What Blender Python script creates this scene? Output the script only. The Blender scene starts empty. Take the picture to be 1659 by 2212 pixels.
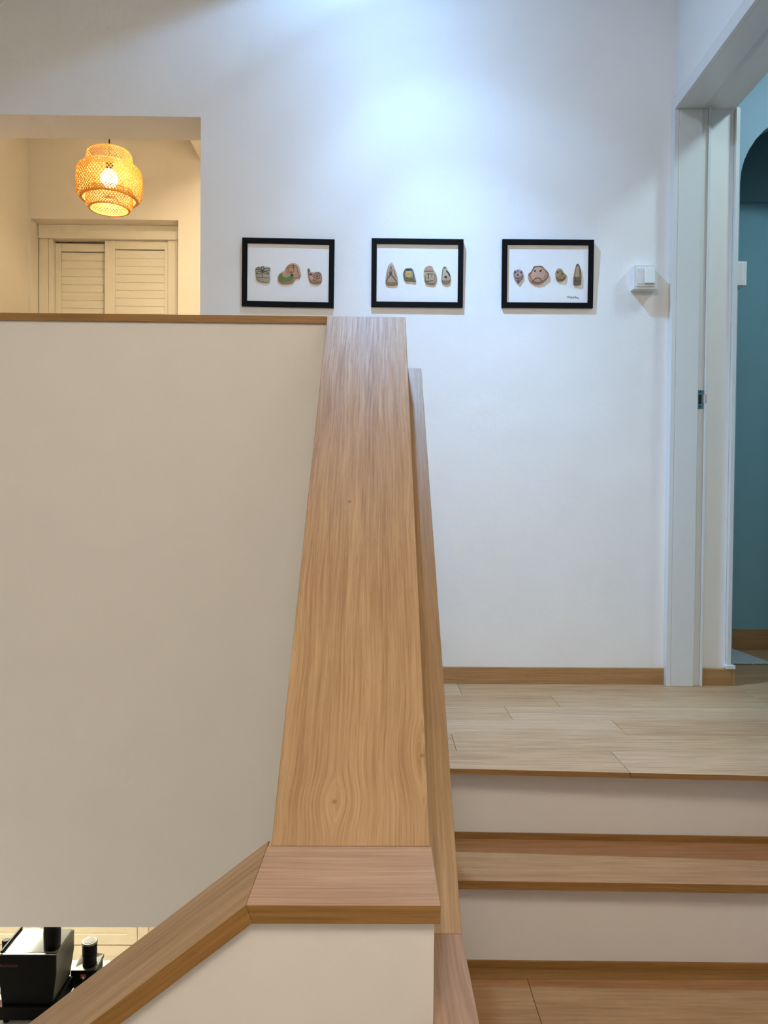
import bpy, bmesh, math, random
from mathutils import Vector, Matrix
random.seed(7)
scene = bpy.context.scene
COL = scene.collection

# ------------------------------------------------------------------ camera
cam_data = bpy.data.cameras.new('camera')
cam = bpy.data.objects.new('camera', cam_data); COL.objects.link(cam)
cam_data.sensor_fit = 'HORIZONTAL'; cam_data.sensor_width = 36.0
cam_data.lens = 36.0 * 1660.0 / 1659.0
cam_data.clip_start = 0.02
YAW, PITCH, ROLL = math.radians(0.63), math.radians(-1.1), math.radians(0.49)
fwd = Vector((math.sin(YAW) * math.cos(PITCH), math.cos(YAW) * math.cos(PITCH), math.sin(PITCH)))
r0 = Vector((math.cos(YAW), -math.sin(YAW), 0)); u0 = r0.cross(fwd)
rgt = r0 * math.cos(ROLL) + u0 * math.sin(ROLL); upv = rgt.cross(fwd)
cam.matrix_world = Matrix(((rgt.x, upv.x, -fwd.x, 0), (rgt.y, upv.y, -fwd.y, 0), (rgt.z, upv.z, -fwd.z, 0.67), (0, 0, 0, 1)))
scene.camera = cam

# ------------------------------------------------------------------ view, world, lights
scene.view_settings.view_transform = 'Standard'
scene.view_settings.look = 'None'
scene.view_settings.gamma = 1.0
scene.view_settings.use_curve_mapping = False
scene.view_settings.exposure = 0.32
world = bpy.data.worlds.new('world'); scene.world = world; world.use_nodes = True
world.node_tree.nodes['Background'].inputs[0].default_value = (1.0, 0.85, 0.68, 1)
world.node_tree.nodes['Background'].inputs[1].default_value = 0.02

def lamp(name, kind, loc, power, color, size=0.1, spot=None, blend=0.3, aim=None):
    d = bpy.data.lights.new(name, kind); d.energy = power; d.color = color
    if kind == 'AREA':
        d.shape = 'DISK'; d.size = size
    else:
        d.shadow_soft_size = size
    if kind == 'SPOT':
        d.spot_size = math.radians(spot); d.spot_blend = blend
    o = bpy.data.objects.new(name, d); COL.objects.link(o); o.location = loc
    if aim is not None:
        o.rotation_euler = (Vector(aim) - Vector(loc)).to_track_quat('-Z', 'Y').to_euler()
    return o

CEIL = 2.63
dl = lamp('landing_downlight_lamp', 'SPOT', (-0.07, 2.27, CEIL - 0.03), 33, (0.31, 0.59, 1.0), 0.03, 176, 0.10, aim=(0.63, 2.42, CEIL - 0.03 - 2.2))
def beam(light, pts):
    """photometric curve of a recessed fitting: strength by the cosine of the angle from straight down"""
    light.use_nodes = True; nt = light.node_tree; em = nt.nodes['Emission']
    tc = nt.nodes.new('ShaderNodeTexCoord'); sep = nt.nodes.new('ShaderNodeSeparateXYZ')
    nt.links.new(tc.outputs['Normal'], sep.inputs[0])
    ab = nt.nodes.new('ShaderNodeMath'); ab.operation = 'ABSOLUTE'; nt.links.new(sep.outputs[2], ab.inputs[0])
    fc = nt.nodes.new('ShaderNodeFloatCurve'); nt.links.new(ab.outputs[0], fc.inputs['Value'])
    cv = fc.mapping.curves[0]
    cv.points[0].location = pts[0]; cv.points[1].location = pts[-1]
    for p in pts[1:-1]: cv.points.new(*p)
    for p in cv.points: p.handle_type = 'VECTOR'
    fc.mapping.update()
    ml = nt.nodes.new('ShaderNodeMath'); ml.operation = 'MULTIPLY'; nt.links.new(fc.outputs[0], ml.inputs[0]); ml.inputs[1].default_value = 8.0
    nt.links.new(ml.outputs[0], em.inputs['Strength'])
beam(dl.data, [(0.0, 0.045), (0.30, 0.045), (0.42, 0.034), (0.54, 0.046), (0.62, 0.052), (0.72, 0.075), (0.80, 0.14), (0.87, 0.185), (0.94, 0.45), (0.97, 0.65), (1.0, 0.75)])
lamp('stair_ceiling_fill', 'AREA', (-1.0, 0.0, CEIL - 0.07), 2, (1.0, 0.86, 0.68), 0.30)  # unseen lamp added as warm fill over the stairwell
lamp('stair_foot_fill', 'AREA', (-0.05, -0.50, CEIL - 0.07), 40, (1.0, 0.87, 0.71), 1.0)  # wide unseen panel added to give the stairs soft warm light
lamp('under_stair_fill', 'POINT', (-1.7, 1.05, -1.1), 11, (1.0, 0.93, 0.84), 0.10)  # unseen lamp added to brighten the lower guard wall
ks = lamp('kitchen_strip_lamp', 'AREA', (-2.545, 5.45, -0.46), 95, (1.0, 0.93, 0.78), 0.18)
ks.data.shape = 'RECTANGLE'; ks.data.size = 0.11; ks.data.size_y = 1.1
lamp('attic_room_fill', 'AREA', (-0.75, 3.5, 3.0), 36, (1.0, 0.80, 0.50), 0.40)  # unseen lamp added to light the room beside its weak bulb
lamp('blue_room_lamp', 'AREA', (1.85, 2.2, CEIL - 0.05), 11.0, (0.62, 0.88, 1.0), 0.25)
scene.cycles.use_adaptive_sampling = True
scene.cycles.adaptive_threshold = 0.1
scene.cycles.adaptive_min_samples = 12
scene.cycles.max_bounces = 8
scene.cycles.diffuse_bounces = 4
scene.cycles.glossy_bounces = 3
scene.cycles.transmission_bounces = 4
scene.cycles.caustics_reflective = False
scene.cycles.caustics_refractive = False

# ------------------------------------------------------------------ node helpers and materials
def srgb(r, g, b):
    def f(c):
        c /= 255.0
        return c / 12.92 if c <= 0.04045 else ((c + 0.055) / 1.055) ** 2.4
    return (f(r), f(g), f(b), 1.0)

def new_mat(name):
    m = bpy.data.materials.new(name); m.use_nodes = True
    nt = m.node_tree
    return m, nt, nt.nodes['Principled BSDF']

def math_node(nt, op, a, b=None):
    n = nt.nodes.new('ShaderNodeMath'); n.operation = op
    for i, v in enumerate((a, b)):
        if v is None: continue
        if isinstance(v, (int, float)): n.inputs[i].default_value = v
        else: nt.links.new(v, n.inputs[i])
    return n.outputs[0]

def combine(nt, x, y, z):
    n = nt.nodes.new('ShaderNodeCombineXYZ')
    for i, v in enumerate((x, y, z)):
        if isinstance(v, (int, float)): n.inputs[i].default_value = v
        else: nt.links.new(v, n.inputs[i])
    return n.outputs[0]

def noise(nt, vec, scale=1.0, detail=2.0, rough=0.5):
    n = nt.nodes.new('ShaderNodeTexNoise')
    n.inputs['Scale'].default_value = scale; n.inputs['Detail'].default_value = detail
    n.inputs['Roughness'].default_value = rough
    nt.links.new(vec, n.inputs['Vector'])
    return n.outputs['Fac']

def map_range(nt, v, a, b, c=0.0, d=1.0):
    n = nt.nodes.new('ShaderNodeMapRange')
    nt.links.new(v, n.inputs[0])
    for i, x in enumerate((a, b, c, d)): n.inputs[i + 1].default_value = x
    return n.outputs[0]

def mix_col(nt, fac, a, b):
    n = nt.nodes.new('ShaderNodeMix'); n.data_type = 'RGBA'
    if isinstance(fac, (int, float)): n.inputs[0].default_value = fac
    else: nt.links.new(fac, n.inputs[0])
    for i, v in ((6, a), (7, b)):
        if isinstance(v, tuple): n.inputs[i].default_value = v
        else: nt.links.new(v, n.inputs[i])
    return n.outputs[2]

def bump(nt, bsdf, h, strength, dist):
    n = nt.nodes.new('ShaderNodeBump')
    n.inputs['Strength'].default_value = strength; n.inputs['Distance'].default_value = dist
    nt.links.new(h, n.inputs['Height']); nt.links.new(n.outputs[0], bsdf.inputs['Normal'])

def plain(name, col, rough=0.5, metal=0.0, vary=0.04, scale=40.0, spec=0.5):
    """Painted, plastic or metal surface with a faint procedural mottling."""
    m, nt, b = new_mat(name)
    tc = nt.nodes.new('ShaderNodeTexCoord')
    n = noise(nt, tc.outputs['Object'], scale, 3)
    c0 = tuple(max(0, c * (1 - vary)) for c in col[:3]) + (1,)
    c1 = tuple(min(1, c * (1 + vary)) for c in col[:3]) + (1,)
    nt.links.new(mix_col(nt, n, c0, c1), b.inputs['Base Color'])
    b.inputs['Roughness'].default_value = rough; b.inputs['Metallic'].default_value = metal
    b.inputs['Specular IOR Level'].default_value = spec
    return m

def plaster(name, col, rough=0.6, lumps=1.0):
    """Rolled wall paint: fine stipple plus shallow trowel marks."""
    m, nt, b = new_mat(name)
    tc = nt.nodes.new('ShaderNodeTexCoord')
    o = tc.outputs['Object']
    big = noise(nt, o, 5.0, 3, 0.6); fine = noise(nt, o, 90.0, 2, 0.5)
    c0 = tuple(c * 0.975 for c in col[:3]) + (1,)
    nt.links.new(mix_col(nt, map_range(nt, big, 0.3, 0.7), c0, col), b.inputs['Base Color'])
    h = math_node(nt, 'ADD', math_node(nt, 'MULTIPLY', big, 4.0 * lumps), math_node(nt, 'MULTIPLY', fine, 0.35))
    bump(nt, b, h, 0.35, 0.0022)
    b.inputs['Roughness'].default_value = rough
    b.inputs['Specular IOR Level'].default_value = 0.3
    return m

def wood(name, light, dark, knots=(), rough=0.42, seed=0.0, fine_s=260.0, contrast=1.0, spec=0.4):
    """Oak laminate: UV is metres, u across the grain and v along it."""
    m, nt, b = new_mat(name)
    uvn = nt.nodes.new('ShaderNodeUVMap')
    sep = nt.nodes.new('ShaderNodeSeparateXYZ'); nt.links.new(uvn.outputs[0], sep.inputs[0])
    u, v = sep.outputs[0], sep.outputs[1]
    w = noise(nt, combine(nt, math_node(nt, 'MULTIPLY', u, 5.0), math_node(nt, 'MULTIPLY', v, 2.2), seed), 1.0, 2)
    up = math_node(nt, 'ADD', u, math_node(nt, 'MULTIPLY', math_node(nt, 'SUBTRACT', w, 0.5), 0.022))
    spots = None
    for (ku, kv, a, sv, su) in knots:
        du = math_node(nt, 'SUBTRACT', u, ku); dv = math_node(nt, 'SUBTRACT', v, kv)
        q = math_node(nt, 'DIVIDE', dv, sv)
        g = math_node(nt, 'POWER', 2.718, math_node(nt, 'MULTIPLY', math_node(nt, 'MULTIPLY', q, q), -1.0))
        ab = math_node(nt, 'ABSOLUTE', du)
        s = math_node(nt, 'DIVIDE', du, math_node(nt, 'ADD', ab, 0.004))
        e = math_node(nt, 'POWER', 2.718, math_node(nt, 'DIVIDE', ab, -su))
        d = math_node(nt, 'MULTIPLY', math_node(nt, 'MULTIPLY', g, s), math_node(nt, 'MULTIPLY', e, a))
        up = math_node(nt, 'SUBTRACT', up, d)
        r2 = math_node(nt, 'SQRT', math_node(nt, 'ADD', math_node(nt, 'MULTIPLY', du, du), math_node(nt, 'MULTIPLY', dv, dv)))
        sp = map_range(nt, r2, 0.0012, 0.0042, 1.0, 0.0)
        spots = sp if spots is None else math_node(nt, 'MAXIMUM', spots, sp)
    fine = noise(nt, combine(nt, math_node(nt, 'MULTIPLY', up, fine_s), math_node(nt, 'MULTIPLY', v, 6.0), seed + 3), 1.0, 4, 0.6)
    mid = noise(nt, combine(nt, math_node(nt, 'MULTIPLY', up, 75.0), math_node(nt, 'MULTIPLY', v, 1.7), seed + 7), 1.0, 3, 0.55)
    broad = noise(nt, combine(nt, math_node(nt, 'MULTIPLY', up, 14.0), math_node(nt, 'MULTIPLY', v, 0.9), seed + 11), 1.0, 2)
    pore = noise(nt, combine(nt, math_node(nt, 'MULTIPLY', up, 900.0), math_node(nt, 'MULTIPLY', v, 28.0), seed + 17), 1.0, 1)
    val = math_node(nt, 'ADD', math_node(nt, 'MULTIPLY', fine, 0.52), math_node(nt, 'ADD', math_node(nt, 'MULTIPLY', mid, 0.24), math_node(nt, 'MULTIPLY', broad, 0.24)))
    k = 0.15 / contrast
    fac = map_range(nt, val, 0.5 - k, 0.5 + k)
    c = mix_col(nt, fac, dark, light)
    pd = map_range(nt, pore, 0.60, 0.72, 0.0, 0.28)
    c = mix_col(nt, pd, c, tuple(x * 0.55 for x in dark[:3]) + (1,))
    if spots is not None:
        c = mix_col(nt, math_node(nt, 'MULTIPLY', spots, 0.5), c, tuple(x * 0.35 for x in dark[:3]) + (1,))
    nt.links.new(c, b.inputs['Base Color'])
    nt.links.new(map_range(nt, fine, 0.3, 0.7, rough + 0.06, rough - 0.04), b.inputs['Roughness'])
    b.inputs['Specular IOR Level'].default_value = spec
    return m

def glow(name, col, strength):
    m, nt, b = new_mat(name)
    tc = nt.nodes.new('ShaderNodeTexCoord'); n = noise(nt, tc.outputs['Object'], 8.0, 1)
    b.inputs['Base Color'].default_value = (0.8, 0.8, 0.8, 1)
    b.inputs['Emission Color'].default_value = col
    nt.links.new(map_range(nt, n, 0, 1, strength * 0.97, strength * 1.03), b.inputs['Emission Strength'])
    return m

M = {}
M['wall'] = plaster('white_wall_paint', (0.87, 0.87, 0.86, 1))
M['cream'] = plaster('cream_wall_paint', (0.71, 0.69, 0.655, 1), 0.7, 0.25)
M['room'] = plaster('warm_room_paint', (0.80, 0.76, 0.69, 1), 0.7, 0.4)
M['arch'] = plaster('pale_blue_wall_paint', (0.36, 0.47, 0.54, 1), 0.7, 0.4)
M['teal'] = plaster('teal_wall_paint', (0.24, 0.43, 0.49, 1), 0.7, 0.4)
M['gloss'] = plain('white_gloss_paint', (0.74, 0.76, 0.76, 1), 0.35, vary=0.02)
M['shutter'] = plain('ivory_shutter_paint', (0.78, 0.75, 0.66, 1), 0.3, vary=0.02)
OAK_L, OAK_D = srgb(183, 150, 110), srgb(138, 104, 66)
M['oak_slope'] = wood('oak_laminate_with_knots', OAK_L, OAK_D, [(0.0735, 0.056, 0.020, 0.030, 0.030), (0.186, 0.120, 0.022, 0.05, 0.03), (0.075, 0.62, 0.004, 0.02, 0.012)], seed=2.0, spec=0.22, rough=0.48)
M['oak'] = wood('oak_laminate', OAK_L, OAK_D, seed=5.0)
M['oak_level_lit'] = wood('oak_laminate_level_lit', srgb(192, 160, 132), srgb(154, 120, 92), seed=9.0)  # same laminate; the light on level faces is put into its colour
M['ledge'] = wood('ledge_oak', srgb(162, 128, 84), srgb(122, 90, 50), seed=15.0)  # browner ledge oak, with the shade of the cap in its tone
M['ledge_level_lit'] = wood('ledge_oak_level_lit', srgb(178, 146, 120), srgb(140, 108, 82), seed=19.0)  # same ledge oak, paler: light on the level part put into it
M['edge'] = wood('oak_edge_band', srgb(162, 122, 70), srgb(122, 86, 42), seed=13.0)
M['floor_a'] = wood('floor_board_a', srgb(200, 164, 124), srgb(158, 121, 84), rough=0.40, seed=21.0, fine_s=120, contrast=1.05)
M['floor_b'] = wood('floor_board_b', srgb(196, 158, 118), srgb(154, 115, 78), rough=0.40, seed=27.0, fine_s=120, contrast=1.05)
M['floor_c'] = wood('floor_board_c', srgb(204, 170, 133), srgb(166, 130, 95), rough=0.40, seed=33.0, fine_s=120, contrast=1.05)
M['tread'] = wood('tread_oak', srgb(190, 148, 106), srgb(150, 106, 66), rough=0.40, seed=37.0, fine_s=120, contrast=0.85)
M['floor_dim'] = wood('floor_board_dim', srgb(178, 134, 88), srgb(138, 94, 54), rough=0.40, seed=47.0, fine_s=120, contrast=0.85)  # browner boards: the low light of the lower landing is in their colour
M['skirt'] = wood('skirting_oak', srgb(186, 146, 100), srgb(150, 108, 64), seed=41.0)
M['black'] = plain('black_frame_lacquer', (0.003, 0.003, 0.004, 1), 0.6, spec=0.12)
M['paper'] = plain('white_art_paper', (0.88, 0.88, 0.88, 1), 0.8, vary=0.02)
M['plastic'] = plain('white_switch_plastic', (0.80, 0.81, 0.80, 1), 0.35, vary=0.01)
M['steel'] = plain('brushed_steel', (0.55, 0.58, 0.60, 1), 0.28, 1.0)
M['dark'] = plain('dark_hole', (0.02, 0.016, 0.012, 1), 0.8)

# ------------------------------------------------------------------ mesh helpers
class MB:
    def __init__(s):
        s.v = []; s.f = []
    def poly(s, pts):
        n = len(s.v); s.v += [Vector(p) for p in pts]; s.f.append(tuple(range(n, n + len(pts)))); return s
    def hexa(s, p):
        """p: four points of one end, then the four opposite ones"""
        n = len(s.v); s.v += [Vector(q) for q in p]
        for q in ((3, 2, 1, 0), (4, 5, 6, 7), (0, 1, 5, 4), (1, 2, 6, 5), (2, 3, 7, 6), (3, 0, 4, 7)):
            s.f.append(tuple(n + i for i in q))
        return s
    def box(s, x0, x1, y0, y1, z0, z1):
        return s.hexa([(x0, y0, z0), (x1, y0, z0), (x1, y1, z0), (x0, y1, z0), (x0, y0, z1), (x1, y0, z1), (x1, y1, z1), (x0, y1, z1)])
    def prism(s, pts, ext):
        n = len(s.v); k = len(pts); e = Vector(ext)
        s.v += [Vector(p) for p in pts] + [Vector(p) + e for p in pts]
        s.f.append(tuple(reversed(range(n, n + k)))); s.f.append(tuple(range(n + k, n + 2 * k)))
        for i in range(k):
            j = (i + 1) % k; s.f.append((n + i, n + j, n + k + j, n + k + i))
        return s
    def lathe(s, prof, c, n=32, closed=False, axis='z'):
        b = len(s.v); c = Vector(c); k = len(prof)
        for i in range(n):
            a = 2 * math.pi * i / n; ca, sa = math.cos(a), math.sin(a)
            for r, h in prof:
                p = (r * ca, r * sa, h) if axis == 'z' else ((r * ca, -h, r * sa) if axis == 'y' else (h, r * ca, r * sa))
                s.v.append(c + Vector(p))
        for i in range(n):
            j = (i + 1) % n
            for q in range(k if closed else k - 1):
                t = (q + 1) % k
                s.f.append((b + i * k + q, b + j * k + q, b + j * k + t, b + i * k + t))
        if not closed:
            s.f.append(tuple(b + i * k for i in reversed(range(n)))); s.f.append(tuple(b + i * k + k - 1 for i in range(n)))
        return s
    def tube(s, pts, r, n=8):
        pts = [Vector(p) for p in pts]; b = len(s.v)
        for i, p in enumerate(pts):
            t = (pts[min(i + 1, len(pts) - 1)] - pts[max(i - 1, 0)]).normalized()
            a = t.orthogonal().normalized(); c = t.cross(a)
            for q in range(n):
                an = 2 * math.pi * q / n; s.v.append(p + a * r * math.cos(an) + c * r * math.sin(an))
        for i in range(len(pts) - 1):
            for q in range(n):
                w = (q + 1) % n
                s.f.append((b + i * n + q, b + i * n + w, b + (i + 1) * n + w, b + (i + 1) * n + q))
        s.f.append(tuple(b + q for q in reversed(range(n)))); s.f.append(tuple(b + (len(pts) - 1) * n + q for q in range(n)))
        return s
    def ribbon(s, pts, w, y0, y1):
        """flat stroke lying in the local xz plane, from y0 to y1 thick"""
        for (a, b) in zip(pts[:-1], pts[1:]):
            d = Vector((b[0] - a[0], 0, b[1] - a[1]))
            if d.length < 1e-7: continue
            d.normalize(); nrm = Vector((-d.z, 0, d.x)) * w / 2; e = d * w * 0.4
            A = Vector((a[0], 0, a[1])) - e; B = Vector((b[0], 0, b[1])) + e
            q = [A - nrm, B - nrm, B + nrm, A + nrm]
            s.hexa([Vector((p.x, y1, p.z)) for p in q] + [Vector((p.x, y0, p.z)) for p in q])
        return s
    def build(s, name, mat, parent=None, grain=None, bevel=0.0, smooth=False, local=False, uoff=(0, 0), edge=None):
        off = Vector((0, 0, 0))
        if parent is not None and not local:
            off = parent.location.copy()
            if parent.parent is not None: off = off + parent.parent.location
        me = bpy.data.meshes.new(name)
        me.from_pydata([tuple(p - off) for p in s.v], [], s.f)
        bm = bmesh.new(); bm.from_mesh(me)
        bmesh.ops.recalc_face_normals(bm, faces=bm.faces)
        if grain is not None:
            g = Vector(grain).normalized(); uv = bm.loops.layers.uv.new('UVMap')
            for f in bm.faces:
                f.normal_update()
                a = g.cross(f.normal)
                if a.length < 0.25: a = Vector((1, 0, 0)) if abs(f.normal.x) < 0.7 else Vector((0, 0, 1))
                a.normalize()
                if abs(a.x) > 0.3 and a.x < 0: a = -a
                for l in f.loops:
                    p = l.vert.co + off
                    l[uv].uv = (p.dot(a) + uoff[0], p.dot(g) + uoff[1])
        bm.to_mesh(me); bm.free()
        me.materials.append(mat)
        if edge is not None:
            me.materials.append(edge)
            for p in me.polygons:
                if abs(p.normal.z) < 0.35: p.material_index = 1
        if smooth:
            for p in me.polygons: p.use_smooth = True
        o = bpy.data.objects.new(name, me); COL.objects.link(o)
        if parent is not None: o.parent = parent
        if bevel:
            md = o.modifiers.new('bevel', 'BEVEL'); md.width = bevel; md.segments = 2
            md.limit_method = 'ANGLE'; md.angle_limit = math.radians(35)
        if smooth:
            md = o.modifiers.new('split', 'EDGE_SPLIT'); md.split_angle = math.radians(45)
        return o

def tag(o, label=None, cat=None, group=None, kind=None):
    if label: o['label'] = label
    if cat: o['category'] = cat
    if group: o['group'] = group
    if kind: o['kind'] = kind
    return o

def thing(name, label, cat, loc=(0, 0, 0), group=None, kind=None):
    o = bpy.data.objects.new(name, None); COL.objects.link(o); o.location = loc
    o.empty_display_size = 0.05
    return tag(o, label, cat, group, kind)

def yz(pts, x): return [(x, a, b) for a, b in pts]
def xz(pts, y): return [(a, y, b) for a, b in pts]

# ------------------------------------------------------------------ room shell
XL = -3.55                                   # left end of the stairwell
wb = MB().prism(xz([(-3.7, 0.0), (-1.62, 0.0), (-1.62, 2.018), (-0.634, 2.018), (-0.634, 0.0), (1.275, 0.0), (1.275, CEIL), (-3.7, CEIL)], 2.77), (0, 0.18, 0))
tag(wb.build('wall_back', M['wall']), 'white painted landing wall with the three black frames', 'wall', kind='structure')

def xr(y): return (y - 2.74) * 0.0163         # the right wall stands slightly out of square
def shear(mb):
    for p in mb.v: p.x += xr(p.y)
    return mb
wr = shear(MB().prism(yz([(-1.5, -0.62), (1.90, -0.62), (1.90, 2.07), (2.77, 2.07), (2.77, CEIL), (-1.5, CEIL)], 1.063), (0.212, 0, 0)))
tag(wr.build('wall_right', M['wall']), 'white painted wall above and beside the doorway on the right', 'wall', kind='structure')
tag(MB().box(XL - 0.15, XL, -1.5, 2.77, -2.75, CEIL).build('wall_left', M['cream']), 'cream wall closing the stairwell on the left', 'wall', kind='structure')
tag(MB().box(XL - 0.15, 1.30, -1.65, -1.5, -2.75, CEIL).build('wall_front', M['cream']), 'cream stairwell wall behind the viewer', 'wall', kind='structure')
ceil = MB().box(XL - 0.15, 1.06, -1.65, 2.77, CEIL, CEIL + 0.12).build('ceiling', M['wall'])
tag(ceil, 'white ceiling above the stair and landing', 'ceiling', kind='structure')
# recessed fitting and two housings added for the unseen fill lamps
MB().lathe([(0.040, CEIL - 0.004), (0.052, CEIL - 0.004), (0.052, CEIL + 0.004), (0.040, CEIL + 0.004)], (-0.07, 2.27, 0), 28, True).build('downlight_ring', M['gloss'], ceil, smooth=True)
for cx, cy, cr in ((-1.0, 0.0, 0.17), (-0.05, -0.50, 0.52)):
    MB().lathe([(cr, CEIL), (cr, CEIL - 0.05), (cr - 0.015, CEIL - 0.06), (0.0005, CEIL - 0.06)], (cx, cy, 0), 32).build('fill_lamp_housing', M['gloss'], ceil, smooth=True)

# landing floor: slab and boards
slab = MB().prism([(XL, 2.04, -0.40), (0.06, 2.04, -0.40), (0.06, 1.945, -0.40), (1.05, 1.93, -0.40), (1.30, 1.93, -0.40), (1.30, 2.95, -0.40), (XL, 2.95, -0.40)], (0, 0, 0.386)).build('floor', M['cream'])
tag(slab, 'upper landing floor of pale oak boards', 'floor', kind='structure')
def yn(x): return 1.8985 - 0.0545 * x
rows = [None, 2.02, 2.165, 2.31, 2.455, 2.60, 2.77]
mats = ['floor_a', 'floor_b', 'floor_c']
bi = 0
for r in range(6):
    cuts = [0.04, [0.55, 0.22, 0.72, 0.42, 0.60, 0.30][r], 1.30] if r else [0.075, 0.63, 1.06]
    if r >= 1: cuts = [-1.1 + 0.17 * r, -0.35 + 0.11 * r] + cuts[1:]
    for a, b in zip(cuts[:-1], cuts[1:]):
        g = 0.0005
        if r == 0:
            pts = [(a + g, yn(a), 0), (b - g, yn(b), 0), (b - g, rows[1] - g, 0), (a + g, rows[1] - g, 0)]
        else:
            y0, y1 = rows[r] + g, rows[r + 1] - g
            bb = b if b < 1.29 else 1.30
            pts = [(a + g, y0, 0), (bb - g, y0, 0), (bb - g, y1, 0), (a + g, y1, 0)]
        MB().prism(pts, (0, 0, -0.0134)).build('floor_board', M[mats[(bi * 2 + r) % 3]], slab, edge=M['edge'] if r == 0 else None, grain=(1, 0, 0), bevel=0.0005, uoff=(bi * 0.37, bi * 0.91))
        bi += 1

# skirting along the landing wall, and its return inside the doorway
bbk = MB().box(-0.634, 1.048, 2.758, 2.77, 0.0, 0.0595).build('baseboard_back', M['skirt'], grain=(1, 0, 0), bevel=0.001)
tag(bbk, 'oak skirting board along the foot of the landing wall', 'skirting', kind='structure')

# ------------------------------------------------------------------ door frame in the right wall
dr = thing('door_1', 'white painted frame of the open doorway on the right', 'door frame', (1.06, 2.74, 0), kind='structure')
def dpart(name, mb, mat='gloss', **k): return shear(mb).build(name, M[mat], dr, **k)
dpart('architrave', MB().box(1.048, 1.0635, 2.735, 2.77, 0, 2.10), bevel=0.001)
dpart('architrave', MB().box(1.048, 1.0635, 1.86, 2.7345, 2.054, 2.10), bevel=0.001)
dpart('architrave', MB().box(1.048, 1.0635, 1.86, 1.90, -0.0, 2.0535), bevel=0.001)
dpart('jamb', MB().box(1.064, 1.146, 2.735, 2.7695, 0, 2.054), bevel=0.001)
dpart('jamb', MB().box(1.064, 1.146, 1.90, 1.912, 0, 2.054), bevel=0.001)
dpart('head_lining', MB().box(1.064, 1.146, 1.90, 2.7695, 2.0545, 2.0695), bevel=0.001)
dpart('jamb_rebate', MB().box(1.1465, 1.172, 2.749, 2.7695, 0, 2.0625))
dpart('head_rebate', MB().box(1.1465, 1.172, 1.90, 2.7695, 2.063, 2.0695))
dpart('jamb_lip', MB().box(1.1725, 1.1815, 2.742, 2.7695, 0, 2.0655), bevel=0.001)
dpart('edge_bead', MB().box(1.2755, 1.2885, 2.752, 2.95, 0.075, 2.07))
dpart('reveal_skirting', MB().box(1.183, 1.2895, 2.748, 2.7695, 0, 0.0595), 'skirt', grain=(1, 0, 0))
dpart('skirting_end_trim', MB().box(1.270, 1.303, 2.745, 2.80, 0.060, 0.0745), bevel=0.002)
dpart('skirting_return', MB().box(1.290, 1.301, 2.748, 2.95, 0, 0.0595), 'skirt', grain=(0, 1, 0))
sp = dpart('strike_plate', MB().box(1.1475, 1.1715, 2.7470, 2.7488, 0.997, 1.064), 'steel', bevel=0.0006)
dpart('strike_lip', MB().prism([(1.168, 2.7468, 1.016), (1.178, 2.7405, 1.018), (1.178, 2.7405, 1.046), (1.168, 2.7468, 1.048)], (0.0008, -0.0012, 0)), 'steel')
dpart('strike_hole', MB().box(1.1535, 1.1635, 2.7462, 2.7469, 1.013, 1.047), 'dark')
for z in (1.004, 1.057):
    dpart('screw', MB().lathe([(0.0027, 0.0), (0.0027, 0.0012), (0.0012, 0.0016)], (1.159, 2.7469, z), 12, axis='y'), 'dark')

# ------------------------------------------------------------------ switches
def switch(label, loc, rz):
    t = thing('light_switch', label, 'light switch', loc, 'surface mounted light switches')
    t.rotation_euler = (0, 0, rz)
    w = 0.0425
    MB().prism([(-w, 0, -w), (w, 0, -w), (w, 0, w), (-w, 0, w)], (0, -0.030, 0)).build('back_box', M['plastic'], t, bevel=0.002, local=True)
    a, b = w + 0.0005, 0.0335
    MB().prism([(-a, -0.0302, -a), (a, -0.0302, -a), (a, -0.0302, a), (-a, -0.0302, a)], (0, -0.006, 0)).build('face_plate', M['plastic'], t, bevel=0.0015, local=True)
    MB().prism([(-b, -0.0363, -b), (b, -0.0363, -b), (b, -0.0363, b), (-b, -0.0363, b)], (0, -0.0025, 0)).build('insert', M['plastic'], t, bevel=0.001, local=True)
    MB().hexa([(-0.006, -0.0390, -0.024), (0.031, -0.0390, -0.024), (0.031, -0.0390, 0.028), (-0.006, -0.0390, 0.028),
               (-0.0085, -0.0500, -0.0245), (0.0285, -0.0500, -0.0245), (0.0295, -0.0425, 0.0275), (-0.002, -0.0425, 0.0275)]).build('rocker', M['plastic'], t, bevel=0.001, local=True)
    MB().hexa([(-0.031, -0.0390, -0.026), (-0.0095, -0.0390, -0.026), (-0.0095, -0.0390, 0.028), (-0.031, -0.0390, 0.028),
               (-0.031, -0.0400, -0.026), (-0.0105, -0.0400, -0.026), (-0.0095, -0.0420, 0.028), (-0.031, -0.0420, 0.028)]).build('rocker', M['plastic'], t, bevel=0.0005, local=True)
    return t
switch('white surface mounted light switch on the white wall beside the door frame', (0.9525, 2.77, 1.460), 0)
switch('white light switch peeking out behind the door frame in the blue room', (1.2885, 2.802, 1.484), math.pi / 2)

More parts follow.
